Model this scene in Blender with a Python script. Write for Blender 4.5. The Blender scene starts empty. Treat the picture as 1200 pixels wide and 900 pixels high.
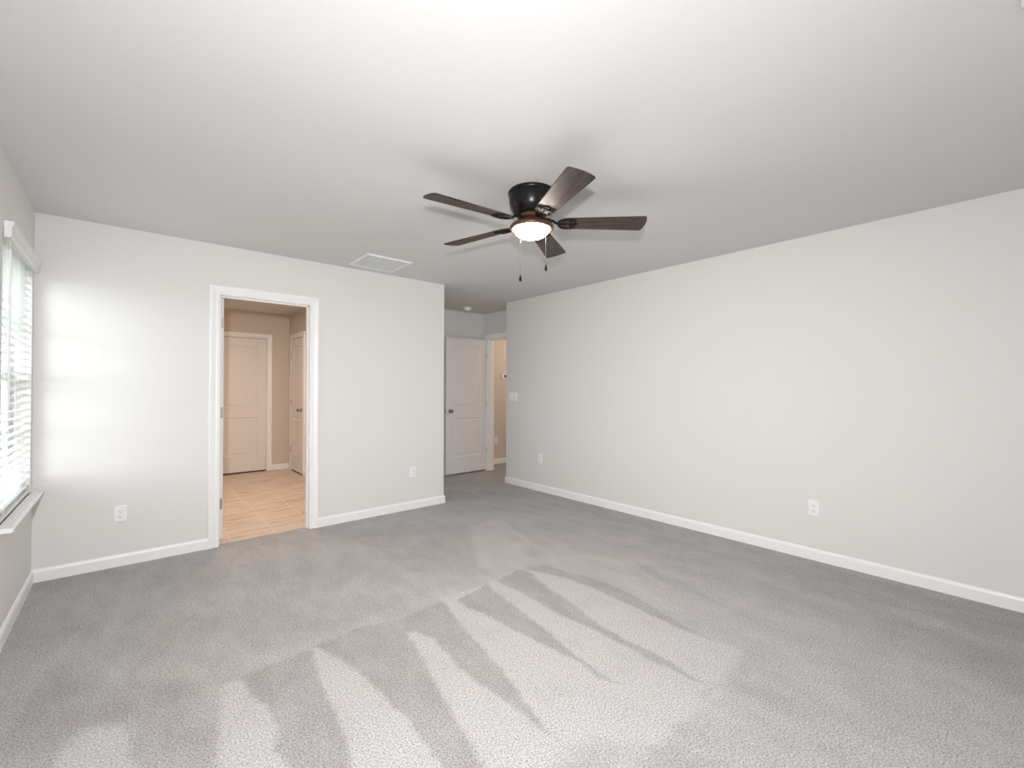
import bpy, bmesh, math, random
import numpy as np
from mathutils import Vector, Matrix
random.seed(7)
SC = bpy.context.scene
COL = SC.collection
PI = math.pi
R = math.radians

# ------------------------------------------------------------------ camera
H = 2.44                                       # ceiling height
YAW, PITCH, ROLL, EYE = 0.7126, 0.0091, 0.0015, 1.2829
cam_data = bpy.data.cameras.new('camera')
cam_data.sensor_width = 36.0
cam_data.lens = 522.487 / 1200 * 36.0
cam_data.clip_start = 0.02
cam = bpy.data.objects.new('camera', cam_data)
COL.objects.link(cam)
fw = Vector((math.sin(YAW)*math.cos(PITCH), math.cos(YAW)*math.cos(PITCH), math.sin(PITCH)))
rt = Vector((math.cos(YAW), -math.sin(YAW), 0))
up = rt.cross(fw)
rt2 = math.cos(ROLL)*rt + math.sin(ROLL)*up
up2 = -math.sin(ROLL)*rt + math.cos(ROLL)*up
m = Matrix((rt2, up2, -fw)).transposed().to_4x4()
m.translation = (0, 0, EYE)
cam.matrix_world = m
SC.camera = cam

# ------------------------------------------------------------------ exposure, sky, lights
SC.view_settings.view_transform = 'Standard'
SC.view_settings.look = 'None'
SC.view_settings.gamma = 1.0
SC.view_settings.use_curve_mapping = False
SC.view_settings.exposure = 0.18

world = bpy.data.worlds.new('sky')
SC.world = world
world.use_nodes = True
bg = world.node_tree.nodes['Background']
bg.inputs[0].default_value = (0.86, 0.93, 1.0, 1)
bg.inputs[1].default_value = 5.5

def area(name, loc, direction, sx, sy, power, color, spread=PI):
    d = bpy.data.lights.new(name, 'AREA')
    d.shape = 'RECTANGLE'; d.size = sx; d.size_y = sy
    d.energy = power; d.color = color; d.spread = spread
    o = bpy.data.objects.new(name, d); COL.objects.link(o)
    o.location = loc
    o.rotation_euler = Vector(direction).to_track_quat('-Z', 'Y').to_euler()
    return o

def point(name, loc, power, color, radius):
    d = bpy.data.lights.new(name, 'POINT')
    d.energy = power; d.color = color; d.shadow_soft_size = radius
    o = bpy.data.objects.new(name, d); COL.objects.link(o)
    o.location = loc
    return o

# added fill panel before the solid rear wall, standing in for unbuilt windows
area('rear_fill_panel', (1.7, -1.37, 1.35), (0, 1, 0.0), 1.8, 1.45, 5, (0.97, 0.985, 1.0))
# photographer's flash above and behind the camera, its head turned into the room
area('camera_flash', (-0.12, -0.14, 1.53), (0.62, 0.77, -0.20), 0.06, 0.06, 57, (0.98, 0.99, 1.0), R(156))
# hazy low sun outside the left window
sd = bpy.data.lights.new('hazy_sun', 'SUN')
sd.energy = 3.5; sd.angle = R(40); sd.color = (1.0, 0.97, 0.93)
so = bpy.data.objects.new('hazy_sun', sd); COL.objects.link(so)
so.rotation_euler = Vector((0.52, 0.85, -0.06)).to_track_quat('-Z', 'Y').to_euler()
# warm lamps of the bathroom and the hall, round the corner from the camera
area('bathroom_lamp', (0.95, 5.55, 2.41), (0, 0.05, -1), 0.35, 0.35, 25, (1.0, 0.75, 0.575))
point('hall_lamp', (5.6, 5.0, 2.1), 20, (1.0, 0.77, 0.60), 0.10)

# ------------------------------------------------------------------ helpers
class MB:
    """collects shapes and links them as ONE mesh object"""
    def __init__(self):
        self.v = []; self.f = []; self.mi = []; self.cur = 0
    def quadmesh(self, verts, faces):
        n = len(self.v)
        self.v += [tuple(p) for p in verts]
        self.f += [tuple(i+n for i in f) for f in faces]
        self.mi += [self.cur]*len(faces)
    def box(self, x0, x1, y0, y1, z0, z1):
        self.quadmesh([(x0,y0,z0),(x1,y0,z0),(x1,y1,z0),(x0,y1,z0),(x0,y0,z1),(x1,y0,z1),(x1,y1,z1),(x0,y1,z1)],
                      [(0,3,2,1),(4,5,6,7),(0,1,5,4),(1,2,6,5),(2,3,7,6),(3,0,4,7)])
    def lathe(self, prof, c=(0,0,0), seg=40, axis='z'):
        vs = []; fs = []
        n = len(prof)
        for k in range(seg):
            a = 2*PI*k/seg
            for r, h in prof:
                if axis == 'z': vs.append((c[0]+r*math.cos(a), c[1]+r*math.sin(a), c[2]+h))
                elif axis == 'y': vs.append((c[0]+r*math.cos(a), c[1]+h, c[2]+r*math.sin(a)))
                else: vs.append((c[0]+h, c[1]+r*math.cos(a), c[2]+r*math.sin(a)))
        for k in range(seg):
            k2 = (k+1) % seg
            for i in range(n-1):
                fs.append((k*n+i, k2*n+i, k2*n+i+1, k*n+i+1))
        self.quadmesh(vs, fs)
    def tube(self, pts, r, seg=8, closed=False):
        pts = [Vector(p) for p in pts]
        vs = []; fs = []; n = len(pts)
        for i, p in enumerate(pts):
            a = pts[(i-1) % n] if (i or closed) else p
            b = pts[(i+1) % n] if (i < n-1 or closed) else p
            t = (b-a).normalized()
            ref = Vector((0,0,1)) if abs(t.z) < 0.9 else Vector((1,0,0))
            s = t.cross(ref).normalized(); q = s.cross(t)
            rr = r[i] if isinstance(r, (list, tuple)) else r
            for k in range(seg):
                an = 2*PI*k/seg
                vs.append(p + s*(rr*math.cos(an)) + q*(rr*math.sin(an)))
        last = n if closed else n-1
        for i in range(last):
            j = (i+1) % n
            for k in range(seg):
                k2 = (k+1) % seg
                fs.append((i*seg+k, i*seg+k2, j*seg+k2, j*seg+k))
        if not closed:
            fs.append(tuple(reversed(range(seg)))); fs.append(tuple((n-1)*seg+k for k in range(seg)))
        self.quadmesh(vs, fs)
    def prism(self, poly, h0, h1, f=lambda x, y, h: (x, y, h)):
        n = len(poly)
        vs = [f(x, y, h0) for x, y in poly] + [f(x, y, h1) for x, y in poly]
        fs = [tuple(reversed(range(n))), tuple(range(n, 2*n))] + [(i, (i+1) % n, n+(i+1) % n, n+i) for i in range(n)]
        self.quadmesh(vs, fs)
    def build(self, name, mats, parent=None, smooth=False, bevel=0.0, segs=2, merge=True, angle=35):
        me = bpy.data.meshes.new(name)
        me.from_pydata(self.v, [], self.f)
        if not isinstance(mats, (list, tuple)): mats = [mats]
        for mm in mats: me.materials.append(mm)
        for p, i in zip(me.polygons, self.mi): p.material_index = i
        bm = bmesh.new(); bm.from_mesh(me)
        if merge: bmesh.ops.remove_doubles(bm, verts=bm.verts, dist=1e-5)
        bmesh.ops.recalc_face_normals(bm, faces=bm.faces)
        if bevel:
            es = [e for e in bm.edges if len(e.link_faces) == 2 and e.calc_face_angle(0) > R(30)]
            bmesh.ops.bevel(bm, geom=es, offset=bevel, segments=segs, profile=0.5, affect='EDGES', clamp_overlap=True)
        bm.to_mesh(me); bm.free()
        if smooth:
            for p in me.polygons: p.use_smooth = True
            me.set_sharp_from_angle(angle=R(angle))
        o = bpy.data.objects.new(name, me)
        COL.objects.link(o)
        if parent: o.parent = parent
        return o

def empty(name, loc=(0,0,0), rz=0.0, matrix=None):
    o = bpy.data.objects.new(name, None); COL.objects.link(o)
    o.empty_display_size = 0.05
    if matrix is not None: o.matrix_world = matrix
    else:
        o.location = loc; o.rotation_euler = (0, 0, rz)
    return o

def tag(o, label, cat, group=None):
    o['label'] = label; o['category'] = cat
    if group: o['group'] = group
    return o

def struct(o):
    o['kind'] = 'structure'
    return o

def copy_tree(o, parent=None):
    c = o.copy(); COL.objects.link(c)
    c.parent = parent
    for ch in list(o.children): copy_tree(ch, c)
    return c

# ------------------------------------------------------------------ materials
def new_mat(name):
    m = bpy.data.materials.new(name); m.use_nodes = True
    nt = m.node_tree
    return m, nt, nt.nodes['Principled BSDF']

def nd(nt, kind, **kw):
    n = nt.nodes.new(kind)
    for k, v in kw.items():
        if k.startswith('i_'):
            key = k[2:]
            n.inputs[int(key) if key.isdigit() else key.replace('_', ' ')].default_value = v
        else: setattr(n, k, v)
    return n

def obj_coord(nt, scale=(1,1,1), loc=(0,0,0)):
    tc = nt.nodes.new('ShaderNodeTexCoord')
    mp = nt.nodes.new('ShaderNodeMapping')
    mp.inputs['Scale'].default_value = scale
    mp.inputs['Location'].default_value = loc
    nt.links.new(tc.outputs['Object'], mp.inputs['Vector'])
    return mp.outputs['Vector']

def ramp(nt, fac, stops):
    r = nt.nodes.new('ShaderNodeValToRGB')
    els = r.color_ramp.elements
    while len(els) < len(stops): els.new(0.5)
    for e, (p, c) in zip(els, stops):
        e.position = p; e.color = (*c, 1) if len(c) == 3 else c
    nt.links.new(fac, r.inputs['Fac'])
    return r.outputs['Color']

def plain(name, col, rough=0.5, metal=0.0, bump=0.0, bscale=300.0, spec=0.5, coat=0.0):
    m, nt, b = new_mat(name)
    b.inputs['Base Color'].default_value = (*col, 1)
    b.inputs['Roughness'].default_value = rough
    b.inputs['Metallic'].default_value = metal
    b.inputs['Specular IOR Level'].default_value = spec
    b.inputs['Coat Weight'].default_value = coat
    v = obj_coord(nt)
    n = nd(nt, 'ShaderNodeTexNoise', i_Scale=bscale, i_Detail=3.0)
    nt.links.new(v, n.inputs['Vector'])
    # slight unevenness of the finish
    r = nd(nt, 'ShaderNodeMapRange', i_3=max(0.0, rough-0.04), i_4=min(1.0, rough+0.04))
    nt.links.new(n.outputs['Fac'], r.inputs[0]); nt.links.new(r.outputs[0], b.inputs['Roughness'])
    if bump:
        bp = nd(nt, 'ShaderNodeBump', i_Strength=bump, i_Distance=0.002)
        nt.links.new(n.outputs['Fac'], bp.inputs['Height']); nt.links.new(bp.outputs['Normal'], b.inputs['Normal'])
    return m

M = {}
M['wall'] = plain('wall_paint', (0.79, 0.778, 0.765), 0.62, bump=0.06, bscale=220, spec=0.3)
M['wall_warm'] = plain('beige_wall_paint', (0.66, 0.60, 0.53), 0.6, bump=0.06, bscale=220, spec=0.3)
M['ceiling'] = plain('ceiling_paint', (0.73, 0.727, 0.725), 0.85, bump=0.10, bscale=160, spec=0.1)
M['trim'] = plain('white_trim_paint', (0.93, 0.93, 0.925), 0.35, spec=0.45)
M['door'] = plain('white_door_paint', (0.83, 0.82, 0.815), 0.42, bump=0.03, bscale=90, spec=0.4)
M['plastic'] = plain('white_plastic', (0.93, 0.93, 0.925), 0.35)
M['slat'] = plain('white_slat_plastic', (0.85, 0.86, 0.85), 0.45)
M['slot'] = plain('dark_slot', (0.03, 0.03, 0.03), 0.6)
M['screen'] = plain('grey_display', (0.10, 0.11, 0.10), 0.2)
M['nickel'] = plain('brushed_nickel', (0.42, 0.40, 0.38), 0.32, metal=1.0)
M['bronze'] = plain('dark_bronze', (0.007, 0.006, 0.006), 0.28, spec=0.28)
M['bronze_brown'] = plain('brown_bronze', (0.13, 0.070, 0.045), 0.38, metal=0.55)
M['iron'] = plain('bronze_iron', (0.014, 0.010, 0.009), 0.6, spec=0.12)
M['chain'] = plain('chain_metal', (0.35, 0.30, 0.26), 0.35, metal=0.9)
M['louvre'] = plain('grey_louvre_enamel', (0.66, 0.69, 0.70), 0.5)
M['filter'] = plain('filter_grey', (0.55, 0.58, 0.60), 0.8)
M['white_metal'] = plain('white_enamel', (0.86, 0.86, 0.86), 0.35)
M['vinyl'] = plain('white_vinyl', (0.80, 0.81, 0.80), 0.4)
M['strip'] = plain('threshold_metal', (0.66, 0.60, 0.53), 0.5, metal=0.2)

def carpet_mat(name):
    m, nt, b = new_mat(name)
    v = obj_coord(nt)
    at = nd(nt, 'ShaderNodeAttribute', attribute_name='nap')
    big = nd(nt, 'ShaderNodeTexNoise', i_Scale=1.0, i_Detail=6.0, i_Roughness=0.65)
    vb = obj_coord(nt, scale=(7.5, 3.6, 1.0))
    vb.node.inputs['Rotation'].default_value = (0, 0, R(25))
    nt.links.new(vb, big.inputs['Vector'])
    fine = nd(nt, 'ShaderNodeTexNoise', i_Scale=145.0, i_Detail=3.0, i_Roughness=0.75)
    nt.links.new(v, fine.inputs['Vector'])
    mid = nd(nt, 'ShaderNodeTexNoise', i_Scale=34.0, i_Detail=3.0, i_Roughness=0.7)
    nt.links.new(v, mid.inputs['Vector'])
    def mul(a, k, off):
        n = nd(nt, 'ShaderNodeMath', operation='MULTIPLY_ADD'); n.inputs[1].default_value = k; n.inputs[2].default_value = off
        nt.links.new(a, n.inputs[0]); return n.outputs[0]
    def add(a, c):
        n = nd(nt, 'ShaderNodeMath', operation='ADD'); nt.links.new(a, n.inputs[0]); nt.links.new(c, n.inputs[1]); return n.outputs[0]
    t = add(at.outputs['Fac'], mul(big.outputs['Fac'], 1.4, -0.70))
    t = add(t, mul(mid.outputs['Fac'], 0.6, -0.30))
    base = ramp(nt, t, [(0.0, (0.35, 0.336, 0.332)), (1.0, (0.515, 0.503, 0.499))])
    sp = ramp(nt, fine.outputs['Fac'], [(0.33, (0.40, 0.40, 0.40)), (0.5, (1.0, 1.0, 1.0)), (0.67, (1.50, 1.50, 1.50))])
    mx = nd(nt, 'ShaderNodeMix', data_type='RGBA', blend_type='MULTIPLY'); mx.inputs['Factor'].default_value = 1.0
    nt.links.new(base, mx.inputs['A']); nt.links.new(sp, mx.inputs['B'])
    nt.links.new(mx.outputs['Result'], b.inputs['Base Color'])
    b.inputs['Roughness'].default_value = 0.95
    b.inputs['Specular IOR Level'].default_value = 0.05
    b.inputs['Sheen Weight'].default_value = 0.15
    bp = nd(nt, 'ShaderNodeBump', i_Strength=0.55, i_Distance=0.006)
    nt.links.new(fine.outputs['Fac'], bp.inputs['Height']); nt.links.new(bp.outputs['Normal'], b.inputs['Normal'])
    return m
M['carpet'] = carpet_mat('grey_carpet')

def tile_mat(name):
    m, nt, b = new_mat(name)
    v = obj_coord(nt, loc=(-0.67, -4.66, 0))
    br = nd(nt, 'ShaderNodeTexBrick', offset=0.0, squash=1.0)
    br.inputs['Scale'].default_value = 1.0
    br.inputs['Brick Width'].default_value = 0.34; br.inputs['Row Height'].default_value = 0.34
    br.inputs['Mortar Size'].default_value = 0.006; br.inputs['Mortar Smooth'].default_value = 0.2
    nt.links.new(v, br.inputs['Vector'])
    vs = obj_coord(nt, scale=(3.2, 13.0, 1.0))
    n1 = nd(nt, 'ShaderNodeTexNoise', i_Scale=1.0, i_Detail=6.0, i_Roughness=0.62, i_Distortion=0.5)
    nt.links.new(vs, n1.inputs['Vector'])
    c = ramp(nt, n1.outputs['Fac'], [(0.32, (0.50, 0.40, 0.315)), (0.48, (0.72, 0.61, 0.51)), (0.72, (0.82, 0.72, 0.62))])
    mx = nd(nt, 'ShaderNodeMix', data_type='RGBA')
    nt.links.new(br.outputs['Fac'], mx.inputs['Factor']); nt.links.new(c, mx.inputs['A'])
    mx.inputs['B'].default_value = (0.82, 0.72, 0.62, 1)
    nt.links.new(mx.outputs['Result'], b.inputs['Base Color'])
    b.inputs['Roughness'].default_value = 0.38
    bp = nd(nt, 'ShaderNodeBump', i_Strength=0.3, i_Distance=0.002, invert=True)
    nt.links.new(br.outputs['Fac'], bp.inputs['Height']); nt.links.new(bp.outputs['Normal'], b.inputs['Normal'])
    return m
M['tile'] = tile_mat('beige_tile')

def wood_mat(name):
    m, nt, b = new_mat(name)
    v = obj_coord(nt, scale=(2.2, 34.0, 10.0))
    n1 = nd(nt, 'ShaderNodeTexNoise', i_Scale=1.6, i_Detail=6.0, i_Roughness=0.65, i_Distortion=0.7)
    nt.links.new(v, n1.inputs['Vector'])
    v2 = obj_coord(nt, scale=(5.0, 190.0, 40.0))
    n2 = nd(nt, 'ShaderNodeTexNoise', i_Scale=1.0, i_Detail=3.0)
    nt.links.new(v2, n2.inputs['Vector'])
    ad = nd(nt, 'ShaderNodeMath', operation='MULTIPLY_ADD'); ad.inputs[1].default_value = 0.35
    nt.links.new(n2.outputs['Fac'], ad.inputs[0]); nt.links.new(n1.outputs['Fac'], ad.inputs[2])
    c = ramp(nt, ad.outputs[0], [(0.45, (0.013, 0.009, 0.008)), (0.62, (0.043, 0.031, 0.027)), (0.85, (0.095, 0.072, 0.064))])
    nt.links.new(c, b.inputs['Base Color'])
    b.inputs['Roughness'].default_value = 0.5
    b.inputs['Specular IOR Level'].default_value = 0.3
    return m
M['wood'] = wood_mat('dark_walnut')

def glass_mat(name):
    m, nt, b = new_mat(name)
    nt.nodes.remove(b)
    tr = nd(nt, 'ShaderNodeBsdfTransparent'); tr.inputs['Color'].default_value = (0.97, 0.985, 0.98, 1)
    gl = nd(nt, 'ShaderNodeBsdfGlossy'); gl.inputs['Roughness'].default_value = 0.02
    fr = nd(nt, 'ShaderNodeFresnel', i_IOR=1.45)
    mx = nd(nt, 'ShaderNodeMixShader')
    nt.links.new(fr.outputs[0], mx.inputs[0]); nt.links.new(tr.outputs[0], mx.inputs[1]); nt.links.new(gl.outputs[0], mx.inputs[2])
    nt.links.new(mx.outputs[0], nt.nodes['Material Output'].inputs['Surface'])
    return m
M['glass'] = glass_mat('window_glass')

def lamp_mat(name, col, strength):
    m, nt, b = new_mat(name)
    b.inputs['Base Color'].default_value = (0.9, 0.88, 0.84, 1)
    b.inputs['Emission Color'].default_value = (*col, 1)
    b.inputs['Emission Strength'].default_value = strength
    return m
M['bowl'] = lamp_mat('lit_frosted_glass', (1.0, 0.90, 0.80), 130.0)

def leaf_mat(name, c0, c1):
    m, nt, b = new_mat(name)
    v = obj_coord(nt)
    n = nd(nt, 'ShaderNodeTexNoise', i_Scale=5.0, i_Detail=4.0)
    nt.links.new(v, n.inputs['Vector'])
    nt.links.new(ramp(nt, n.outputs['Fac'], [(0.35, c0), (0.65, c1)]), b.inputs['Base Color'])
    b.inputs['Roughness'].default_value = 0.8
    return m
M['leaf'] = leaf_mat('shrub_green', (0.020, 0.045, 0.018), (0.06, 0.10, 0.045))
M['leaf_pale'] = leaf_mat('shrub_yellow_green', (0.07, 0.08, 0.035), (0.16, 0.16, 0.085))
M['lawn'] = leaf_mat('dry_lawn', (0.16, 0.17, 0.11), (0.24, 0.25, 0.18))

# ------------------------------------------------------------------ plan of the rooms
XL, YB, XE, XR, YR = -0.4661, 4.2793, 2.690, 3.9026, 4.6353
YREAR = -1.4
XA, YA = 4.25, 5.60                    # entry alcove: right wall, back wall
WT = 0.12
WY0, WY1, WZ0, WZ1 = 3.29, 4.195, 0.605, 2.075        # left window opening
DX0, DX1, DZ = 0.572, 1.262, 2.035                     # bathroom doorway, clear opening
XBR, YBB, XBL = 1.96, 7.71, -0.50                      # bathroom right, back, left walls
HY0, HY1 = 4.70, 5.49                                  # hall doorway in the alcove's right wall
YH = 5.90                                              # far wall of the hall

def wall(name, mat, *boxes):
    b = MB()
    for q in boxes: b.box(*q)
    return struct(b.build(name, mat, merge=False))

G = 0.02   # jamb thickness: rough openings are wider by this
wall('wall_left', M['wall'], (XL-0.16, XL, YREAR-WT, WY0, 0, H), (XL-0.16, XL, WY1, YB, 0, H),
     (XL-0.16, XL, WY0, WY1, 0, WZ0), (XL-0.16, XL, WY0, WY1, WZ1, H))
wall('wall_back', M['wall'], (XL-0.16, DX0-G, YB, YB+WT, 0, H), (DX1+G, XE, YB, YB+WT, 0, H), (DX0-G, DX1+G, YB, YB+WT, DZ+G, H))
wall('wall_right', M['wall'], (XR, XR+WT, YREAR-WT, YR, 0, H), (XR+WT, XA+WT, YR-WT, YR, 0, H))
wall('wall_rear', M['wall'], (XL, XR, YREAR-WT, YREAR, 0, H))
wall('wall_alcove_left', M['wall'], (XE-WT, XE, YB+WT, YA, 0, H))
wall('wall_alcove_back', M['wall'], (XE-WT, XA+WT, YA, YA+WT, 0, H))
wall('wall_alcove_right', M['wall'], (XA, XA+WT, HY1+G, YA, 0, H), (XA, XA+WT, YR, HY0-G, 0, H), (XA, XA+WT, HY0-G, HY1+G, DZ+G, H))
wall('wall_hall_far', M['wall_warm'], (XA+WT, 7.2, YH, YH+WT, 0, H))
wall('wall_hall_side', M['wall_warm'], (7.2, 7.2+WT, 3.6, YH+WT, 0, H))
wall('wall_hall_near', M['wall_warm'], (XA+WT, 7.2, 3.6, 3.6+WT, 0, H))
wall('wall_hall_end', M['wall_warm'], (XA+WT-0.01, XA+WT+0.002, YA, YH, 0, H), (XA+WT-0.01, XA+WT, 3.6, YR-WT, 0, H))
wall('wall_bathroom_back', M['wall_warm'], (XBL, XBR+WT, YBB, YBB+WT, 0, H))
wall('wall_bathroom_right', M['wall_warm'], (XBR, XBR+WT, YB+WT, YBB, 0, H))
wall('wall_bathroom_left', M['wall_warm'], (XBL-WT, XBL, YB+WT, YBB+WT, 0, H))
wall('ceiling', M['ceiling'], (XL-0.3, 7.4, YREAR-0.2, 8.0, H, H+0.12))
wall('floor_bathroom', M['tile'], (XBL, XBR, YB+0.066, YBB, -0.10, 0.0))

# carpet, with the lay of the pile the vacuum cleaner left (floor metres)
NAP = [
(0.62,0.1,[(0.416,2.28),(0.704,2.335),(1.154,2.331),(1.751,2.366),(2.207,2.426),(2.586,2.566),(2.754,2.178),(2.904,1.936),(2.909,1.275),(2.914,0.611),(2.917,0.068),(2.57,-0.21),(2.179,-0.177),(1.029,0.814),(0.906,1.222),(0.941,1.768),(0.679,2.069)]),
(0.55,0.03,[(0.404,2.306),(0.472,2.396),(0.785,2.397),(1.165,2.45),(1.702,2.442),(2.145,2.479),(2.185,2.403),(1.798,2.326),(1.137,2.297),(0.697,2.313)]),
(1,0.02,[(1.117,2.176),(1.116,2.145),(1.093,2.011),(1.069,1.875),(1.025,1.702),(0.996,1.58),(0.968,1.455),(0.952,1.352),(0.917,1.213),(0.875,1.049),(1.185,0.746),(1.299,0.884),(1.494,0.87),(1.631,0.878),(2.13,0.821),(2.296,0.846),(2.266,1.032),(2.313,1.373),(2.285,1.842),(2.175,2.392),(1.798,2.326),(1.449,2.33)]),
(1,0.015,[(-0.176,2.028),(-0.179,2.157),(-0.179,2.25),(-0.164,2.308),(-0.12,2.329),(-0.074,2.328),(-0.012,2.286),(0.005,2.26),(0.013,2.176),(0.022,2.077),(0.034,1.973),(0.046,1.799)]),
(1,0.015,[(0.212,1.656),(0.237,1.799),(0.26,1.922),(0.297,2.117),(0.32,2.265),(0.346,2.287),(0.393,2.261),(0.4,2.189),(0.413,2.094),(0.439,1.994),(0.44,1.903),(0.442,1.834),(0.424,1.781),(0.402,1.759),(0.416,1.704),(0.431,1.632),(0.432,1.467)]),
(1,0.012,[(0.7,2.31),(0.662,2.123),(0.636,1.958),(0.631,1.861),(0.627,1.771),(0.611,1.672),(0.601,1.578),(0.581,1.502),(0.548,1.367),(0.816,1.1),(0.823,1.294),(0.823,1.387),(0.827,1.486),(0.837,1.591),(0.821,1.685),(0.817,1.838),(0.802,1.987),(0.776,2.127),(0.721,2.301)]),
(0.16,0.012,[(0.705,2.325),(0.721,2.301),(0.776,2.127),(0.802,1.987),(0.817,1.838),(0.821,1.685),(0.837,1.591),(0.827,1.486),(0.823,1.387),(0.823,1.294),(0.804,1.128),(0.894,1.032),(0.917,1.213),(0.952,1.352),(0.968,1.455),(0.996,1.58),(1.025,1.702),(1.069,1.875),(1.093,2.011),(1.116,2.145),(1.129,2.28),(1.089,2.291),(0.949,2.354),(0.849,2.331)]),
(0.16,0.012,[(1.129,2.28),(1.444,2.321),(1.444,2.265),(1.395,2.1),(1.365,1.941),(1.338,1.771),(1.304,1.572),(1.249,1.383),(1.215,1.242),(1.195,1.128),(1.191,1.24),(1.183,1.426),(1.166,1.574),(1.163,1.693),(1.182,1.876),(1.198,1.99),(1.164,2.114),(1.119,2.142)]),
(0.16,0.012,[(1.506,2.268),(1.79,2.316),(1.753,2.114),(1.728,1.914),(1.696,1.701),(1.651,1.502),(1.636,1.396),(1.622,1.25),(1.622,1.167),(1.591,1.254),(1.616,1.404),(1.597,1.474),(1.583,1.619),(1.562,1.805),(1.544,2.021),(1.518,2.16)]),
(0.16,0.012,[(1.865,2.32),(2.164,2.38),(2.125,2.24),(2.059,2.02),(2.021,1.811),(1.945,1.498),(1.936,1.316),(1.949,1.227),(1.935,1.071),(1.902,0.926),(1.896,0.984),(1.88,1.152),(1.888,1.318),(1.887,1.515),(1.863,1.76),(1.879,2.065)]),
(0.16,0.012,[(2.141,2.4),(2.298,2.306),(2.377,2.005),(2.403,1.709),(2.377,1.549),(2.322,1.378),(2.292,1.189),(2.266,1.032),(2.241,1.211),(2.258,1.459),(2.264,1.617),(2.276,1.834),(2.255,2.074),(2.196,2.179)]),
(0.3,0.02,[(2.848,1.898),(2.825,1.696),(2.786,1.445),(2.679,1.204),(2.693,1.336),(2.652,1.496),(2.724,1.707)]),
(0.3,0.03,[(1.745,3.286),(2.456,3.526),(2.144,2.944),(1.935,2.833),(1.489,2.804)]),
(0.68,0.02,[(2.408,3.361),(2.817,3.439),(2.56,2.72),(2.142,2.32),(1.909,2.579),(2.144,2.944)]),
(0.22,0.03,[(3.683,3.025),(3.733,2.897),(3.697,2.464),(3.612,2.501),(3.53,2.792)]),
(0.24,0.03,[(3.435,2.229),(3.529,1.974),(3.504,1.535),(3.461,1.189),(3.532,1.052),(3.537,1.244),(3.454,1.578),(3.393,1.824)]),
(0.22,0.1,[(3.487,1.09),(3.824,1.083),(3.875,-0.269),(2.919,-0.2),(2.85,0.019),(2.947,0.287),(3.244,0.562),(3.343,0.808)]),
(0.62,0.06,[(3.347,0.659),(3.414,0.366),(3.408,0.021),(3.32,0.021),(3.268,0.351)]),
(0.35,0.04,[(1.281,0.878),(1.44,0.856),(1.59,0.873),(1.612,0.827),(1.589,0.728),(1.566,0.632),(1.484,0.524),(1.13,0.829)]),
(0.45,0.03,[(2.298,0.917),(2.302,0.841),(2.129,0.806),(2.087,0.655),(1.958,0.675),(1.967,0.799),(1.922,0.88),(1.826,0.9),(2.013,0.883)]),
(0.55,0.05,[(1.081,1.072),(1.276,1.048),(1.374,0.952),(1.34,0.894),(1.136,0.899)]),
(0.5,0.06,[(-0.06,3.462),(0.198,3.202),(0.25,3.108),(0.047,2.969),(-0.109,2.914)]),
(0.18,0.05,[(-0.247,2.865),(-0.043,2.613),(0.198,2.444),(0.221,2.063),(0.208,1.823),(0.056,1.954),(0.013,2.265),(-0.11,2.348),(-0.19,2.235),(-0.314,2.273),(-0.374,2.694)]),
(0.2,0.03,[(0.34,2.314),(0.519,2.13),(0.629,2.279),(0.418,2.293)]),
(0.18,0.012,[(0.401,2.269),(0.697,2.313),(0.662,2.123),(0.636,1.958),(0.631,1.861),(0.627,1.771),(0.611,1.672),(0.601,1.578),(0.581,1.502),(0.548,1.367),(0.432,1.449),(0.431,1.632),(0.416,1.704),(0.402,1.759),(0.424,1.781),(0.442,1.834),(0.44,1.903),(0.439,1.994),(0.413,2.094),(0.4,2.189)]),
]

def carpet_piece(name, x0, x1, y0, y1, step):
    nx = max(1, round((x1-x0)/step)); ny = max(1, round((y1-y0)/step))
    xs = np.linspace(x0, x1, nx+1); ys = np.linspace(y0, y1, ny+1)
    X, Y = np.meshgrid(xs, ys)
    return X, Y, nx, ny

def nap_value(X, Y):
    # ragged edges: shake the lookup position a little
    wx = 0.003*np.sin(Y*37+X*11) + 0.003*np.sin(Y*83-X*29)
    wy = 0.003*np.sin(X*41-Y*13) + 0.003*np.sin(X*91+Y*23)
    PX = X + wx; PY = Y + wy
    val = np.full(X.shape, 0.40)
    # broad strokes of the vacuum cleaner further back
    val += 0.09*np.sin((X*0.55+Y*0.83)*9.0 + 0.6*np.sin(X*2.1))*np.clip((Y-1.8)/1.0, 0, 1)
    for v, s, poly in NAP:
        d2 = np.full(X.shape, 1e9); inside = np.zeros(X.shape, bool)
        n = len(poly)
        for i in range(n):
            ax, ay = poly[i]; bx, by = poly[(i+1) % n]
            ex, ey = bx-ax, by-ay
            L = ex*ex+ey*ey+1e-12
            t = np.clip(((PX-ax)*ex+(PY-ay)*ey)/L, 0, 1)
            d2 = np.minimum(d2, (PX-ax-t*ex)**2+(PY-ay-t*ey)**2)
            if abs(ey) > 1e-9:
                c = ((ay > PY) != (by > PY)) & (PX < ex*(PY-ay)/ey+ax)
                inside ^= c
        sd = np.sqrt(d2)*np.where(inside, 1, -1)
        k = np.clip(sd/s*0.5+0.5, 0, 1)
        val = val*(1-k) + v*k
    return val

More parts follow.
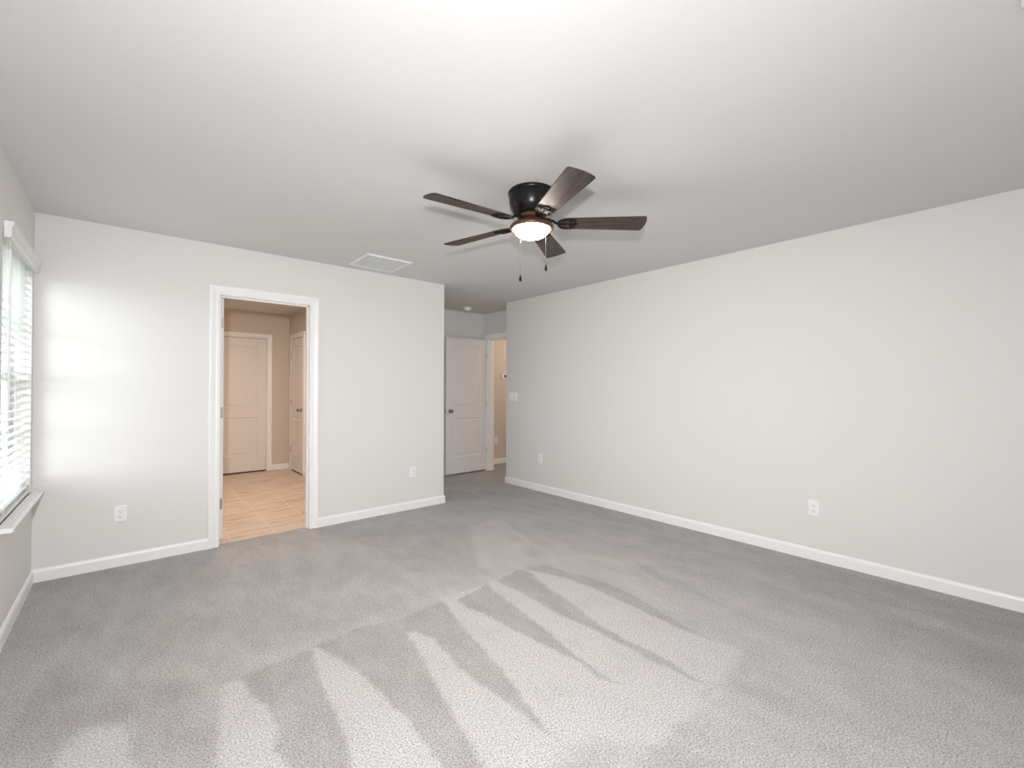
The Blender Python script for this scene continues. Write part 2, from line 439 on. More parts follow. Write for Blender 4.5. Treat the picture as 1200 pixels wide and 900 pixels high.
def build_carpet():
    verts = []; faces = []; naps = []
    pieces = [(XL, XR, 0.3, 2.6, 0.010), (XL, XR, 2.6, YB, 0.016), (XL, XR, YREAR, 0.3, 0.1), (DX0-G, DX1+G, YB, YB+0.066, 0.03),
              (XE, XR, YB, YR, 0.02), (XE, XA, YR, YA, 0.03), (XA, XA+WT, HY0-G, HY1+G, 0.06), (XA+WT, 7.2, 3.6+WT, YH, 0.2)]
    for x0, x1, y0, y1, st in pieces:
        X, Y, nx, ny = carpet_piece('', x0, x1, y0, y1, st)
        n0 = len(verts)
        verts += list(zip(X.ravel().tolist(), Y.ravel().tolist(), [0.0]*X.size))
        naps.append(nap_value(X, Y).ravel())
        w = nx+1
        faces += [(n0+j*w+i, n0+j*w+i+1, n0+(j+1)*w+i+1, n0+(j+1)*w+i) for j in range(ny) for i in range(nx)]
    me = bpy.data.meshes.new('floor'); me.from_pydata(verts, [], faces); me.materials.append(M['carpet'])
    a = me.attributes.new('nap', 'FLOAT', 'POINT')
    a.data.foreach_set('value', np.concatenate(naps).astype(np.float32))
    o = bpy.data.objects.new('floor', me); COL.objects.link(o)
    struct(o)
build_carpet()
wall('floor_slab', M['ceiling'], (XL-0.3, 7.4, YREAR-0.2, 8.0, -0.22, -0.10))

# ------------------------------------------------------------------ baseboards, casings, jambs, sill
BB = [(0.0, 0.0), (0.013, 0.0), (0.013, 0.066), (0.009, 0.078), (0.004, 0.085), (0.0, 0.085)]
def baseboard(name, path, mat=None):
    """path: floor points walked with the room on the LEFT-hand side; board grows to the left"""
    pts = [Vector((x, y)) for x, y in path]
    n = len(pts)
    offs = []
    for i in range(n):
        d0 = (pts[i]-pts[i-1]).normalized() if i else None
        d1 = (pts[i+1]-pts[i]).normalized() if i < n-1 else None
        if d0 is None: nn = Vector((-d1.y, d1.x))
        elif d1 is None: nn = Vector((-d0.y, d0.x))
        else:
            a = Vector((-d0.y, d0.x)); c = Vector((-d1.y, d1.x))
            nn = (a+c); nn = nn/(nn.dot(a))
        offs.append(nn)
    vs = []; fs = []; k = len(BB)
    for p, o in zip(pts, offs):
        for t, z in BB: vs.append((p.x+o.x*t, p.y+o.y*t, z))
    for i in range(n-1):
        for j in range(k):
            j2 = (j+1) % k
            fs.append((i*k+j, i*k+j2, (i+1)*k+j2, (i+1)*k+j))
    fs.append(tuple(range(k))); fs.append(tuple((n-1)*k+j for j in reversed(range(k))))
    b = MB(); b.quadmesh(vs, fs)
    return struct(b.build(name, mat or M['trim']))

CO = 0.075  # casing reach beyond the clear opening
baseboard('baseboard_left', [(XL, YB), (XL, YREAR)])
baseboard('baseboard_back', [(DX0-CO, YB), (XL, YB)])
baseboard('baseboard_back_right', [(XE, YA), (XE, YB), (DX1+CO, YB)])
baseboard('baseboard_right', [(XR, YREAR), (XR, YR), (XA, YR)])
baseboard('baseboard_alcove', [(XA, YA), (XE, YA)])
baseboard('baseboard_hall', [(7.2, YH), (XA+WT, YH)])
baseboard('baseboard_bathroom', [(XBR, YBB), (1.636+CO, YBB)])
baseboard('baseboard_bathroom_right', [(XBR, YB+WT), (XBR, 6.93-CO)])

CAS = [(0.0, 0.0), (0.0, 0.009), (0.006, 0.012), (0.020, 0.0125), (0.024, 0.009), (0.031, 0.0105), (0.052, 0.017), (0.062, 0.0185), (0.070, 0.016), (0.070, 0.0)]
def casing(name, u0, u1, zt, f):
    """U-shaped door casing; f(u, t, z) maps wall coordinate, thickness, height to the room"""
    r = 0.005
    vs = []; fs = []; k = len(CAS)
    rows = 4
    for i in range(rows):
        for o, t in CAS:
            q = o + r
            u = u0-q if i in (0, 1) else u1+q
            z = 0.0 if i in (0, 3) else zt+q
            vs.append(f(u, t, z))
    for i in range(rows-1):
        for j in range(k-1):
            fs.append((i*k+j, i*k+j+1, (i+1)*k+j+1, (i+1)*k+j))
    fs.append(tuple(range(k))); fs.append(tuple(3*k+j for j in range(k)))
    b = MB(); b.quadmesh(vs, fs)
    return struct(b.build(name, M['trim']))

casing('trim_1', DX0, DX1, DZ, lambda u, t, z: (u, YB-t, z))
b = MB()
b.box(DX0-G, DX0, YB, YB+WT, 0, DZ); b.box(DX1, DX1+G, YB, YB+WT, 0, DZ); b.box(DX0-G, DX1+G, YB, YB+WT, DZ, DZ+G)
b.box(DX0, DX0+0.010, YB+0.045, YB+0.080, 0, DZ); b.box(DX1-0.010, DX1, YB+0.045, YB+0.080, 0, DZ); b.box(DX0, DX1, YB+0.045, YB+0.080, DZ-0.010, DZ)
struct(b.build('trim_2', M['trim'], merge=False))
casing('trim_3', 0.966, 1.636, DZ, lambda u, t, z: (u, YBB-t, z))
casing('trim_4', 6.93, 7.53, DZ, lambda u, t, z: (XBR-t, u, z))
casing('trim_5', HY0, HY1, DZ, lambda u, t, z: (XA-t, u, z))
b = MB()
b.box(XA, XA+WT, HY0-G, HY0, 0, DZ); b.box(XA, XA+WT, HY1, HY1+G, 0, DZ); b.box(XA, XA+WT, HY0-G, HY1+G, DZ, DZ+G)
b.box(XA+0.045, XA+0.080, HY1-0.010, HY1, 0, DZ); b.box(XA+0.045, XA+0.080, HY0, HY1, DZ-0.010, DZ)
struct(b.build('trim_6', M['trim'], merge=False))
# metal strip where the carpet meets the bathroom tiles
b = MB(); b.box(DX0, DX1, YB+0.058, YB+0.078, 0.0, 0.006)
struct(b.build('trim_7', M['strip'], bevel=0.002))

# window stool under the blind
b = MB()
b.prism([(XL-0.145, WZ0), (XL-0.145, WZ0-0.022), (XL, WZ0-0.022), (XL, WZ0)], WY0, WY1, lambda x, z, y: (x, y, z))
b.prism([(XL, WZ0), (XL, WZ0-0.022), (XL+0.052, WZ0-0.022), (XL+0.058, WZ0-0.016), (XL+0.058, WZ0-0.007), (XL+0.051, WZ0)], 3.20, 4.236, lambda x, z, y: (x, y, z))
struct(b.build('trim_8', M['trim'], merge=False))

# ------------------------------------------------------------------ window, outdoors
XW0, XW1 = XL-0.150, XL-0.085           # depth of the window unit in the wall
wm = 0.5*(WZ0+WZ1)
b = MB()
b.box(XW0, XW1, WY0, WY0+0.045, WZ0, WZ1); b.box(XW0, XW1, WY1-0.045, WY1, WZ0, WZ1)
b.box(XW0, XW1, WY0+0.045, WY1-0.045, WZ0, WZ0+0.05); b.box(XW0, XW1, WY0+0.045, WY1-0.045, WZ1-0.045, WZ1)
win = struct(b.build('window_1', M['vinyl'], merge=False))
win['label'] = 'white vinyl window behind the slatted blind on the left wall'
for z0, z1, x in ((WZ0+0.05, wm+0.02, XW0+0.036), (wm-0.02, WZ1-0.045, XW0+0.012)):
    s = MB(); y0, y1 = WY0+0.045, WY1-0.045; t = 0.026
    s.box(x, x+t, y0, y0+0.04, z0, z1); s.box(x, x+t, y1-0.04, y1, z0, z1)
    s.box(x, x+t, y0+0.04, y1-0.04, z0, z0+0.04); s.box(x, x+t, y0+0.04, y1-0.04, z1-0.04, z1)
    sash = s.build('window_sash', M['vinyl'], win, merge=False)
    g = MB(); yy0, yy1, zz0, zz1 = y0+0.04, y1-0.04, z0+0.04, z1-0.04
    for k in (1, 2):
        y = yy0+(yy1-yy0)*k/3; g.box(x+0.006, x+0.020, y-0.009, y+0.009, zz0, zz1)
    z = (zz0+zz1)/2
    for k in range(3):
        ya = yy0+(yy1-yy0)*k/3+(0.009 if k else 0); yb = yy0+(yy1-yy0)*(k+1)/3-(0.009 if k < 2 else 0)
        g.box(x+0.006, x+0.020, ya, yb, z-0.009, z+0.009)
    g.build('muntin', M['vinyl'], sash, merge=False)
    p = MB(); p.quadmesh([(x+0.013, yy0, zz0), (x+0.013, yy1, zz0), (x+0.013, yy1, zz1), (x+0.013, yy0, zz1)], [(0,1,2,3)])
    p.build('pane', M['glass'], sash)

b = MB(); b.quadmesh([(-60, -30, -0.35), (XL-0.3, -30, -0.35), (XL-0.3, 90, -0.35), (-60, 90, -0.35)], [(0,1,2,3)])
struct(b.build('ground', M['lawn']))

def shrub(name, loc, rx, h, mat, seed, label):
    rnd = random.Random(seed)
    bm = bmesh.new()
    root = empty(name, loc)
    tag(root, label, 'shrub')
    b = MB()
    for k in range(520):
        u, v = rnd.random()*2*PI, math.acos(rnd.uniform(-1, 1))
        rr = 0.72+0.32*rnd.random()
        c = Vector((rx*rr*math.sin(v)*math.cos(u), rx*rr*math.sin(v)*math.sin(u), h*0.55+h*0.47*rr*math.cos(v)))
        s = 0.10+0.10*rnd.random()
        d1 = Vector((rnd.uniform(-1,1), rnd.uniform(-1,1), rnd.uniform(-1,1))).normalized()
        d2 = d1.cross(Vector((rnd.uniform(-1,1), rnd.uniform(-1,1), rnd.uniform(-1,1)))).normalized()
        b.quadmesh([c-d1*s, c+d2*s*0.5, c+d1*s, c-d2*s*0.5], [(0,1,2,3)])
    b.lathe([(0.0, h*0.12), (rx*0.55, h*0.2), (rx*0.8, h*0.5), (rx*0.6, h*0.85), (0.0, h*0.97)], seg=14)
    b.build('foliage', mat, root, merge=False)
    t = MB(); t.tube([(0,0,0), (0.02,0.01,h*0.3)], [0.09, 0.06]); t.build('stem', M['wood'], root)
    bm.free()
shrub('garden_shrub', (-5.6, 36.0, -0.35), 0.75, 1.95, M['leaf'], 1, 'dark green shrub outdoors, seen through the slats left of the wand')
shrub('garden_shrub', (-3.9, 38.5, -0.35), 0.80, 1.75, M['leaf_pale'], 2, 'pale yellow-green shrub outdoors, seen through the slats right of the wand')

# ------------------------------------------------------------------ blind on the left window
blind = empty('window_blind', (XL-0.03, (WY0+WY1)/2, WZ0))
tag(blind, 'white slatted blind with moulded valance and tilt wand on the left window', 'window blind')
def at_blind(x, y, z): return (x-blind.location.x, y-blind.location.y, z-blind.location.z)
XS = XL-0.028                            # middle of the slats
by0, by1 = WY0+0.006, WY1-0.008
sec = [(-0.025, 0.0), (-0.0125, 0.0028), (0.0, 0.0036), (0.0125, 0.0028), (0.025, 0.0), (0.0125, 0.0002), (0.0, 0.0008), (-0.0125, 0.0002)]
tilt = R(7)
sec = [(x*math.cos(tilt)-z*math.sin(tilt), x*math.sin(tilt)+z*math.cos(tilt)) for x, z in sec]
s = MB(); s.prism(sec, by0, by1, lambda x, z, y: (x, y-(by0+by1)/2, z))
zs = []; z = WZ0+0.052
while z < WZ1-0.055: zs.append(z); z += 0.0445
slat0 = s.build('slat', M['slat'], blind)
for k, z in enumerate(zs):
    o = slat0 if k == 0 else slat0.copy()
    if k: COL.objects.link(o); o.parent = blind
    o.location = at_blind(XS, (by0+by1)/2, z)
s = MB(); s.box(*[c for i in range(3) for c in ((XS-0.025, XS+0.025), (by0, by1), (WZ0+0.002, WZ0+0.020))[i]])
o = s.build('bottom_rail', M['slat'], blind, bevel=0.004)
o.data.transform(Matrix.Translation(-blind.location))
s = MB(); s.box(XS-0.027, XS+0.027, by0, by1, WZ1-0.048, WZ1-0.002)
o = s.build('head_rail', M['slat'], blind, bevel=0.003); o.data.transform(Matrix.Translation(-blind.location))
# valance with an ogee face and returns at both ends
vp = [(0.0, 2.028), (0.020, 2.028), (0.022, 2.036), (0.028, 2.044), (0.026, 2.056), (0.026, 2.076), (0.031, 2.088), (0.034, 2.098), (0.034, 2.110), (0.0, 2.110)]
s = MB(); s.prism([(XL+0.001+x, z) for x, z in vp], 3.305, 4.240, lambda x, z, y: (x, y, z))
o = s.build('valance', M['slat'], blind); o.data.transform(Matrix.Translation(-blind.location))
s = MB()
s.tube([(XL+0.012, 3.385, 2.04), (XL+0.012, 3.385, 1.98)], 0.0016, 6)
s.lathe([(0.0, 0.0), (0.0055, 0.0), (0.0055, -0.80), (0.0035, -0.805), (0.0, -0.805)], (XL+0.012, 3.385, 1.985), 8)
o = s.build('tilt_wand', M['plastic'], blind, smooth=True); o.data.transform(Matrix.Translation(-blind.location))
for y in (WY0+0.12, (WY0+WY1)/2, WY1-0.12):
    s = MB()
    for dx in (-0.0255, 0.0255): s.box(XS+dx-0.0008, XS+dx+0.0008, y-0.0012, y+0.0012, WZ0+0.02, WZ1-0.048)
    o = s.build('ladder_cord', M['plastic'], blind, merge=False); o.data.transform(Matrix.Translation(-blind.location))

# ------------------------------------------------------------------ doors
def door_mesh(name, w, h, t, mat, rails=(0.115, 0.115, 0.115, 0.16, 0.24), split=0.445):
    """two-panel door: stiles at the sides; local x along the width from the hinge, y thickness, z up"""
    st = rails[0]; top = rails[1]; lock = rails[3]; bot = rails[4]
    zl = bot; zm0 = h*split-lock/2; zm1 = h*split+lock/2; zt = h-top
    xs = [0, st, w-st, w]; zs = [0, zl, zm0, zm1, zt, h]
    b = MB()
    for side in (0, 1):
        y = 0.0 if side == 0 else t
        sg = 1 if side == 0 else -1
        for i in range(3):
            for j in range(5):
                x0, x1, z0, z1 = xs[i], xs[i+1], zs[j], zs[j+1]
                if i == 1 and j in (1, 3):
                    rings = [(0.0, 0.0), (0.004, 0.003), (0.011, 0.0085), (0.019, 0.0085), (0.044, 0.0015), (0.050, 0.0015)]
                    prev = None
                    for ins, dep in rings:
                        cur = [(x0+ins, y+sg*dep, z0+ins), (x1-ins, y+sg*dep, z0+ins), (x1-ins, y+sg*dep, z1-ins), (x0+ins, y+sg*dep, z1-ins)]
                        if prev:
                            for k in range(4):
                                k2 = (k+1) % 4
                                b.quadmesh([prev[k], prev[k2], cur[k2], cur[k]], [(0,1,2,3)])
                        prev = cur
                    b.quadmesh(prev, [(0,1,2,3)])
                else:
                    b.quadmesh([(x0,y,z0),(x1,y,z0),(x1,y,z1),(x0,y,z1)], [(0,1,2,3)])
    for j in range(5):
        for x in (0, w): b.quadmesh([(x,0,zs[j]),(x,t,zs[j]),(x,t,zs[j+1]),(x,0,zs[j+1])], [(0,1,2,3)])
    for i in range(3):
        for z in (0, h): b.quadmesh([(xs[i],0,z),(xs[i+1],0,z),(xs[i+1],t,z),(xs[i],t,z)], [(0,1,2,3)])
    return struct(b.build(name, mat))

def knob(parent, x, z, y0, sgn):
    prof = [(0.0, 0.0), (0.032, 0.0), (0.032, 0.004), (0.026, 0.008), (0.013, 0.010), (0.011, 0.028), (0.018, 0.034), (0.027, 0.044), (0.028, 0.053), (0.022, 0.062), (0.010, 0.066), (0.0, 0.0665)]
    b = MB(); b.lathe([(r, sgn*hh) for r, hh in prof], (x, y0, z), 24, 'y')
    o = b.build('door_knob', M['nickel'], parent, smooth=True)
    return o

def hinge(parent, z, y, side=-1):
    """knuckle at the hinge edge (x=0) and a leaf let into the door's edge"""
    b = MB()
    b.lathe([(0.0, -0.046), (0.0065, -0.046), (0.0065, 0.046), (0.0, 0.046)], (-0.004, y, z), 10)
    b.lathe([(0.0, 0.046), (0.0045, 0.046), (0.0035, 0.052), (0.0, 0.053)], (-0.004, y, z), 10)
    return b.build('hinge', M['nickel'], parent, smooth=True)

DT = 0.035
# bathroom entry door, swung into the bathroom
d1 = door_mesh('door_1', DX1-DX0-0.006, DZ-0.028, DT, M['door'])
d1['label'] = 'white door standing open into the bathroom, seen edge on'
a = R(93)
d1.matrix_world = Matrix.Translation((DX0+0.006, YB+WT+0.010, 0.024)) @ Matrix.Rotation(a, 4, 'Z') @ Matrix.Translation((0, -DT, 0))
knob(d1, DX1-DX0-0.075, 0.93, DT, 1); knob(d1, DX1-DX0-0.075, 0.93, 0.0, -1)
for z in (0.29, 1.05, 1.80):
    hg = MB()
    hg.box(-0.0025, 0.0, 0.004, DT-0.006, z-0.045, z+0.045)                 # leaf on the door's edge
    hg.lathe([(0.0, -0.046), (0.006, -0.046), (0.006, 0.046), (0.0, 0.046)], (-0.005, DT+0.001, z), 10)
    for q in (-0.03, 0.0, 0.03): hg.lathe([(0.0, -0.0035), (0.0035, -0.0035), (0.0035, -0.002), (0.0, -0.002)], (0.0, DT/2-(0.006 if q == 0 else -0.003), z+q), 8, 'x')
    hg.build('hinge', M['nickel'], d1, smooth=True)
# closed door in the bathroom's far wall
d2 = door_mesh('door_2', 0.664, DZ-0.026, DT, M['door'])
d2['label'] = 'closed two-panel door in the far wall of the bathroom'
d2.matrix_world = Matrix.Translation((0.969, YBB-0.013, 0.022))
knob(d2, 0.07, 0.93, 0.0, -1)
b = MB(); b.box(0.966, 1.636, YBB-0.0015, YBB, 0, DZ); struct(b.build('door_gap_shade_1', M['slot']))  # near-black sheet that paints the shade in the gap round this door
# closed narrow door in the bathroom's right wall: hinges at the far side, knob at the near side
d3 = door_mesh('door_3', 0.594, DZ-0.026, DT, M['door'], rails=(0.10, 0.115, 0.115, 0.16, 0.24))
d3['label'] = 'closed narrow panel door with round knob in the right wall of the bathroom'
d3.matrix_world = Matrix.Translation((XBR-0.013, 7.527, 0.022)) @ Matrix.Rotation(R(-90), 4, 'Z')
knob(d3, 0.594-0.065, 0.93, 0.0, -1)
for z in (0.30, 1.02, 1.76): hinge(d3, z, -0.002)
b = MB(); b.box(XBR-0.0015, XBR, 6.93, 7.53, 0, DZ); struct(b.build('door_gap_shade_2', M['slot']))  # dark backing, gap shade painted round the narrow door
# bedroom door, open against the alcove's back wall
d4w = 0.735
d4 = door_mesh('door_4', d4w, DZ-0.030, DT, M['door'])
d4['label'] = 'white two-panel bedroom door standing open against the alcove wall'
d4.matrix_world = Matrix.Translation((XA-0.012, HY1+0.022+DT, 0.026)) @ Matrix.Rotation(R(180), 4, 'Z')
knob(d4, d4w-0.065, 0.92, DT, 1); knob(d4, d4w-0.065, 0.92, 0.0, -1)
lp = MB(); lp.box(d4w, d4w+0.0015, 0.006, DT-0.006, 0.89, 0.95); lp.box(d4w+0.0015, d4w+0.009, 0.011, DT-0.011, 0.912, 0.928)
lp.build('latch', M['nickel'], d4, merge=False)
for z in (0.30, 1.02, 1.76): hinge(d4, z, DT+0.004)

# ------------------------------------------------------------------ wall plates
def wall_matrix(pos, facing):
    """local x to the right as seen from the room, y out of the wall towards the viewer, z up"""
    n = Vector(facing); zz = Vector((0,0,1)); xx = n.cross(zz) * -1
    mm = Matrix((xx, n, zz)).transposed().to_4x4(); mm.translation = pos
    return mm

def rounded(w, h, r, n=5):
    pts = []
    for cx, cz, a0 in ((w/2-r, h/2-r, 0), (-w/2+r, h/2-r, 90), (-w/2+r, -h/2+r, 180), (w/2-r, -h/2+r, 270)):
        for k in range(n+1):
            a = R(a0+90*k/n); pts.append((cx+r*math.cos(a), cz+r*math.sin(a)))
    return pts

def plate(root, w, h, mat=None):
    b = MB()
    o1 = rounded(w, h, 0.006); o2 = rounded(w-0.010, h-0.010, 0.004)
    n = len(o1)
    vs = [(x, 0.0, z) for x, z in o1] + [(x, 0.003, z) for x, z in o1] + [(x, 0.006, z) for x, z in o2]
    fs = [tuple(range(n)), tuple(range(2*n, 3*n))]
    for i in range(n):
        j = (i+1) % n
        fs += [(i, j, n+j, n+i), (n+i, n+j, 2*n+j, 2*n+i)]
    b.quadmesh(vs, fs)
    return b.build('cover_plate', mat or M['plastic'], root)

def make_outlet(pos, facing, label):
    root = empty('wall_outlet', matrix=wall_matrix(pos, facing))
    tag(root, label, 'outlet', None)
    plate(root, 0.072, 0.118)
    for dz in (0.0195, -0.0195):
        b = MB()
        pts = []
        for k in range(20):                         # round face cut flat above and below
            a = 2*PI*k/20; pts.append((0.0172*math.cos(a), max(-0.0142, min(0.0142, 0.0172*math.sin(a)))))
        b.prism([(x, z+dz) for x, z in pts], 0.0055, 0.0085, lambda x, z, y: (x, y, z))
        rc = b.build('receptacle', M['plastic'], root)
        s = MB()
        s.box(-0.0073, -0.0052, 0.0080, 0.0088, dz-0.0015, dz+0.0070); s.box(0.0052, 0.0073, 0.0080, 0.0088, dz-0.0005, dz+0.0065)
        s.lathe([(0.0, 0.0080), (0.0028, 0.0080), (0.0028, 0.0088), (0.0, 0.0088)], (0, 0, dz-0.0075), 10, 'y')
        s.build('slot', M['slot'], rc, merge=False)
    b = MB(); b.lathe([(0.0, 0.0055), (0.0035, 0.0055), (0.003, 0.0072), (0.0, 0.0075)], (0,0,0), 10, 'y')
    b.build('screw', M['white_metal'], root)
    return root

make_outlet((-0.028, YB, 0.374), (0,-1,0), 'white duplex outlet on the back wall between the window and the bathroom doorway')
make_outlet((2.308, YB, 0.388), (0,-1,0), 'white duplex outlet on the back wall right of the bathroom doorway')
make_outlet((XR, 1.054, 0.387), (-1,0,0), 'white duplex outlet on the long right wall, nearest to the viewer')
make_outlet((XR, 3.975, 0.405), (-1,0,0), 'white outlet at the far end of the right wall, below the light switches')
make_outlet((4.745, YH, 0.40), (0,-1,0), 'outlet low on the beige hall wall beyond the open bedroom door')

sw = empty('light_switch', matrix=wall_matrix((XR, 4.495, 1.165), (-1,0,0)))
tag(sw, 'white three-gang light switch plate at the far end of the right wall', 'light switch')
plate(sw, 0.165, 0.118)
for dx in (-0.046, 0.0, 0.046):
    b = MB()
    b.box(dx-0.005, dx+0.005, 0.005, 0.008, -0.012, 0.012)
    b.prism([(0.006, -0.004), (0.018, 0.008), (0.019, 0.012), (0.006, 0.008)], dx-0.0042, dx+0.0042, lambda y, z, x: (x, y, z))
    b.build('toggle', M['plastic'], sw, merge=False)

th = empty('thermostat', matrix=wall_matrix((4.918, YH, 1.485), (0,-1,0)))
tag(th, 'white thermostat with grey display on the beige hall wall', 'thermostat')
b = MB(); b.box(-0.060, 0.060, 0, 0.024, -0.045, 0.045); b.build('housing', M['plastic'], th, bevel=0.004)
b = MB(); b.box(-0.018, 0.040, 0.023, 0.0255, -0.022, 0.026); b.build('display', M['screen'], th, bevel=0.001)

# ------------------------------------------------------------------ ceiling fittings
def ceiling_vent(name, x0, x1, y0, y1, cols, label, slats=0):
    cx, cy = (x0+x1)/2, (y0+y1)/2; w, d = x1-x0, y1-y0
    root = empty(name, (cx, cy, H))
    tag(root, label, 'vent')
    f = 0.028
    b = MB()
    # bevelled frame hanging a little below the ceiling
    def ring(ins, z): return [(-w/2+ins, -d/2+ins, z), (w/2-ins, -d/2+ins, z), (w/2-ins, d/2-ins, z), (-w/2+ins, d/2-ins, z)]
    rings = [ring(0, 0), ring(0, -0.010), ring(0.004, -0.013), ring(f-0.004, -0.013), ring(f, -0.010), ring(f, 0)]
    for q0, q1 in zip(rings, rings[1:]):
        for k in range(4):
            k2 = (k+1) % 4; b.quadmesh([q0[k], q0[k2], q1[k2], q1[k]], [(0,1,2,3)])
    b.build('frame', M['white_metal'], root)
    p = MB(); p.box(-w/2+f, w/2-f, -d/2+f, d/2-f, -0.0025, -0.0005); p.build('backing', M['filter'], root)
    for k in range(1, cols):
        x = -w/2+f+(w-2*f)*k/cols
        q = MB(); q.box(x-0.006, x+0.006, -d/2+f, d/2-f, -0.011, -0.0025); q.build('crossbar', M['white_metal'], root)
    l = MB(); n = slats
    for k in range(n):
        y = -d/2+f+(d-2*f)*(k+0.5)/n
        for c in range(cols):
            xa = -w/2+f+(w-2*f)*c/cols+(0.006 if c else 0); xb = -w/2+f+(w-2*f)*(c+1)/cols-(0.006 if c < cols-1 else 0)
            l.quadmesh([(xa, y-0.006, -0.0026), (xb, y-0.006, -0.0026), (xb, y+0.005, -0.0095), (xa, y+0.005, -0.0095),
                        (xa, y-0.005, -0.0026), (xb, y-0.005, -0.0026), (xb, y+0.006, -0.0095), (xa, y+0.006, -0.0095)],
                       [(0,1,2,3),(7,6,5,4),(0,4,5,1),(2,6,7,3),(1,5,6,2),(0,3,7,4)])
    l.build('louvre', M['louvre'], root, merge=False)
    return root
ceiling_vent('return_vent', 1.552, 1.985, 3.700, 4.130, 3, 'square white return air grille on the ceiling near the back wall', 30)
ceiling_vent('supply_vent', 1.75, 2.03, -0.30, 0.008, 1, 'white ceiling vent whose corner shows at the upper right edge of the picture', 14)

sm = empty('smoke_detector', (3.70, 5.26, H))
tag(sm, 'round white smoke detector on the ceiling of the entry alcove', 'smoke detector')
b = MB(); b.lathe([(0.0, 0.0), (0.068, 0.0), (0.068, -0.010), (0.064, -0.014), (0.0, -0.014)], seg=32); b.build('mounting_base', M['plastic'], sm, smooth=True)
b = MB(); b.lathe([(0.0, -0.014), (0.054, -0.014), (0.054, -0.020), (0.050, -0.022), (0.050, -0.030), (0.046, -0.040), (0.030, -0.045), (0.0, -0.046)], seg=32); b.build('sensor_cap', M['plastic'], sm, smooth=True)

# ------------------------------------------------------------------ ceiling fan
FX, FY = 1.803, 1.912
fan = empty('ceiling_fan', (FX, FY, H))
tag(fan, 'flush-mount ceiling fan with five dark wood blades and lit frosted bowl', 'ceiling fan')
def zl(z): return z-H
b = MB()
b.lathe([(0.0, 0.0), (0.134, 0.0), (0.139, -0.006), (0.139, -0.016), (0.133, -0.022), (0.134, -0.030), (0.132, -0.060), (0.124, -0.095), (0.110, -0.122), (0.092, -0.138), (0.086, -0.142), (0.0, -0.142)], seg=56)
b.build('motor_housing', M['bronze'], fan, smooth=True, angle=50)
b = MB()
b.lathe([(0.0, -0.142), (0.080, -0.142), (0.083, -0.148), (0.083, -0.158), (0.078, -0.162), (0.0, -0.162)], seg=48)
b.build('flywheel', M['bronze_brown'], fan, smooth=True)
b = MB()
b.lathe([(0.0, -0.162), (0.058, -0.162), (0.060, -0.167), (0.066, -0.174), (0.090, -0.188), (0.113, -0.195), (0.125, -0.201), (0.130, -0.209), (0.130, -0.219), (0.125, -0.224), (0.108, -0.223), (0.103, -0.219), (0.0, -0.219)], seg=56)
b.build('light_fitter', M['bronze_brown'], fan, smooth=True, angle=50)
b = MB()
prof = [(0.102, -0.218)]
for k in range(0, 11):
    a = PI/2*k/10; prof.append((0.103*math.cos(a), -0.221-0.055*math.sin(a)))
b.lathe(prof, seg=48)
b.build('light_bowl', M['bowl'], fan, smooth=True)

ZBL = 2.255-H
PIT = R(-11)
# blade: local x outward, y across
def blade_outline():
    pts = []
    r0, r1 = 0.150, 0.672
    h0, h1 = 0.055, 0.074
    for k in range(0, 13):                       # rounded root
        a = PI/2+PI*k/12
        pts.append((r0+h0+h0*math.cos(a), h0*math.sin(a)))
    rc = 0.010
    pts.append((r1-rc-0.012, -h1)); pts.append((r1-0.014, -h1+0.004)); pts.append((r1-0.010, -h1+rc))
    for k in range(1, 6): t = -h1+rc+(2*h1-2*rc)*k/6; pts.append((r1-0.010+0.010*(1-(t/(h1-rc))**2), t))
    pts.append((r1-0.010, h1-rc)); pts.append((r1-0.014, h1-0.004)); pts.append((r1-rc-0.012, h1))
    return pts
bl = MB(); bl.prism(blade_outline(), -0.0030, 0.0030)
blade0 = bl.build('fan_blade', M['wood'], fan, bevel=0.0012, segs=1)
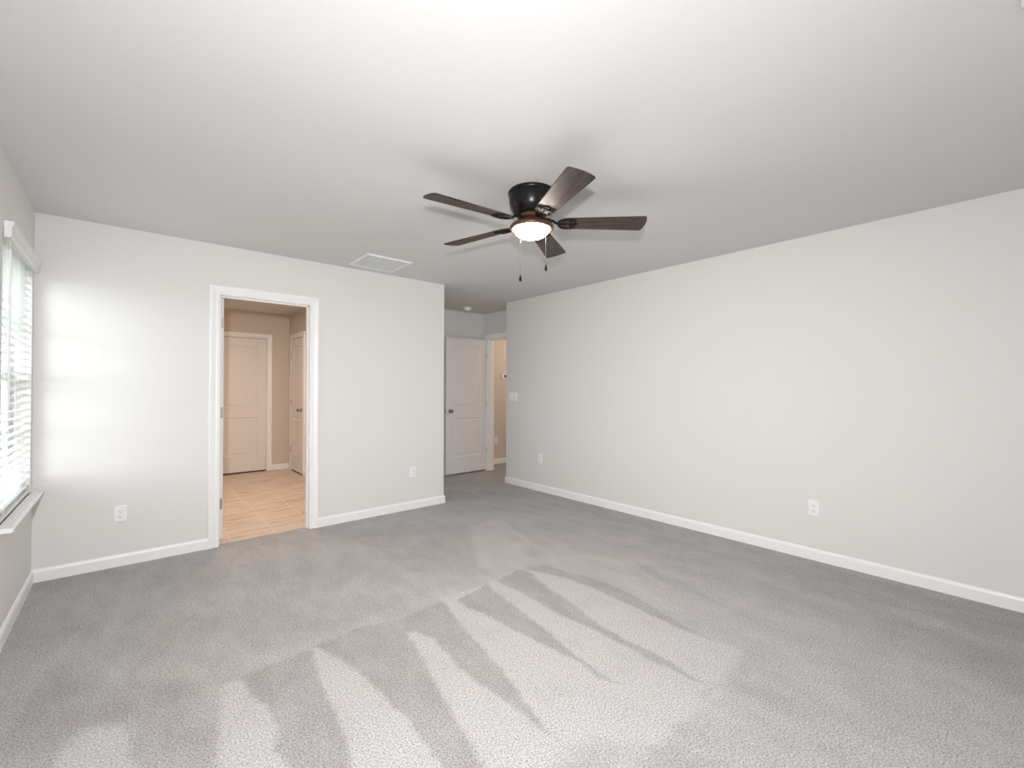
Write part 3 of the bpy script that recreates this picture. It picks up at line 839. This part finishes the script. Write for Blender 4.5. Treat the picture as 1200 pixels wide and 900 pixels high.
# blade iron: arm from the flywheel and an openwork shield under the blade root
ir = MB()
zi = -0.0055
out = []
for k in range(0, 15):
    a = PI/2+PI*k/14; out.append((0.205+0.050*math.cos(a), 0.050*math.sin(a), zi))
out += [(0.232, -0.051, zi), (0.252, -0.044, zi), (0.246, -0.028, zi), (0.252, -0.014, zi), (0.264, 0.0, zi), (0.252, 0.014, zi), (0.246, 0.028, zi), (0.252, 0.044, zi), (0.232, 0.051, zi)]
ir.tube(out, 0.0032, 8, closed=True)
def arc(cx, cy, r, a0, a1, n=10): return [(cx+r*math.cos(R(a0+(a1-a0)*k/n)), cy+r*math.sin(R(a0+(a1-a0)*k/n)), zi) for k in range(n+1)]
for sgy in (1, -1):
    ir.tube(arc(0.214, 0.024*sgy, 0.019, 180*sgy, (180-300)*sgy, 14), 0.0024, 7)
    ir.tube([(0.158, 0.006*sgy, zi), (0.185, 0.010*sgy, zi), (0.210, 0.004*sgy, zi), (0.240, 0.020*sgy, zi)], 0.0023, 7)
    ir.tube([(0.166, 0.028*sgy, zi), (0.190, 0.040*sgy, zi), (0.215, 0.046*sgy, zi)], 0.0022, 7)
ir.tube([(0.156, 0, zi), (0.200, 0, zi), (0.262, 0, zi)], 0.0028, 8)
ir.tube([(0.074, 0, 0.026), (0.100, 0, 0.023), (0.126, 0, 0.016), (0.144, 0, 0.003), (0.160, 0, zi)], [0.010, 0.009, 0.008, 0.008, 0.006], 8)
for y in (-0.028, 0.0, 0.028): ir.lathe([(0.0, zi-0.006), (0.005, zi-0.005), (0.006, zi-0.002), (0.006, zi+0.005), (0.0, zi+0.005)], (0.226+(0.012 if y == 0 else 0), y, 0), 10)
iron0 = ir.build('blade_iron', M['iron'], fan, smooth=True, merge=False)
for k in range(5):
    an = R(-113.3+72*k)
    bo = blade0 if k == 0 else blade0.copy()
    io = iron0 if k == 0 else iron0.copy()
    for o in (bo, io):
        if k: COL.objects.link(o); o.parent = fan
        o.matrix_local = Matrix.Translation((0, 0, ZBL)) @ Matrix.Rotation(an, 4, 'Z') @ Matrix.Rotation(PIT, 4, 'X')

def pull_chain(dx, dy, zbot):
    b = MB()
    b.tube([(dx, dy, -0.200), (dx, dy, zbot+0.030)], 0.0012, 6)
    z = -0.240
    while z > zbot+0.034:
        b.lathe([(0.0, 0.0021), (0.0018, 0.0010), (0.0018, -0.0010), (0.0, -0.0021)], (dx, dy, z), 6); z -= 0.0062
    ch = b.build('pull_chain', M['chain'], fan, smooth=True, merge=False)
    f = MB(); f.lathe([(0.0, 0.034), (0.0035, 0.033), (0.0045, 0.026), (0.0075, 0.012), (0.0085, 0.004), (0.0065, -0.002), (0.0, -0.004)], (dx, dy, zbot), 14)
    f.build('pull_fob', M['bronze'], ch, smooth=True)
pull_chain(-0.110, -0.024, zl(1.893))
pull_chain(0.000, -0.119, zl(1.953))
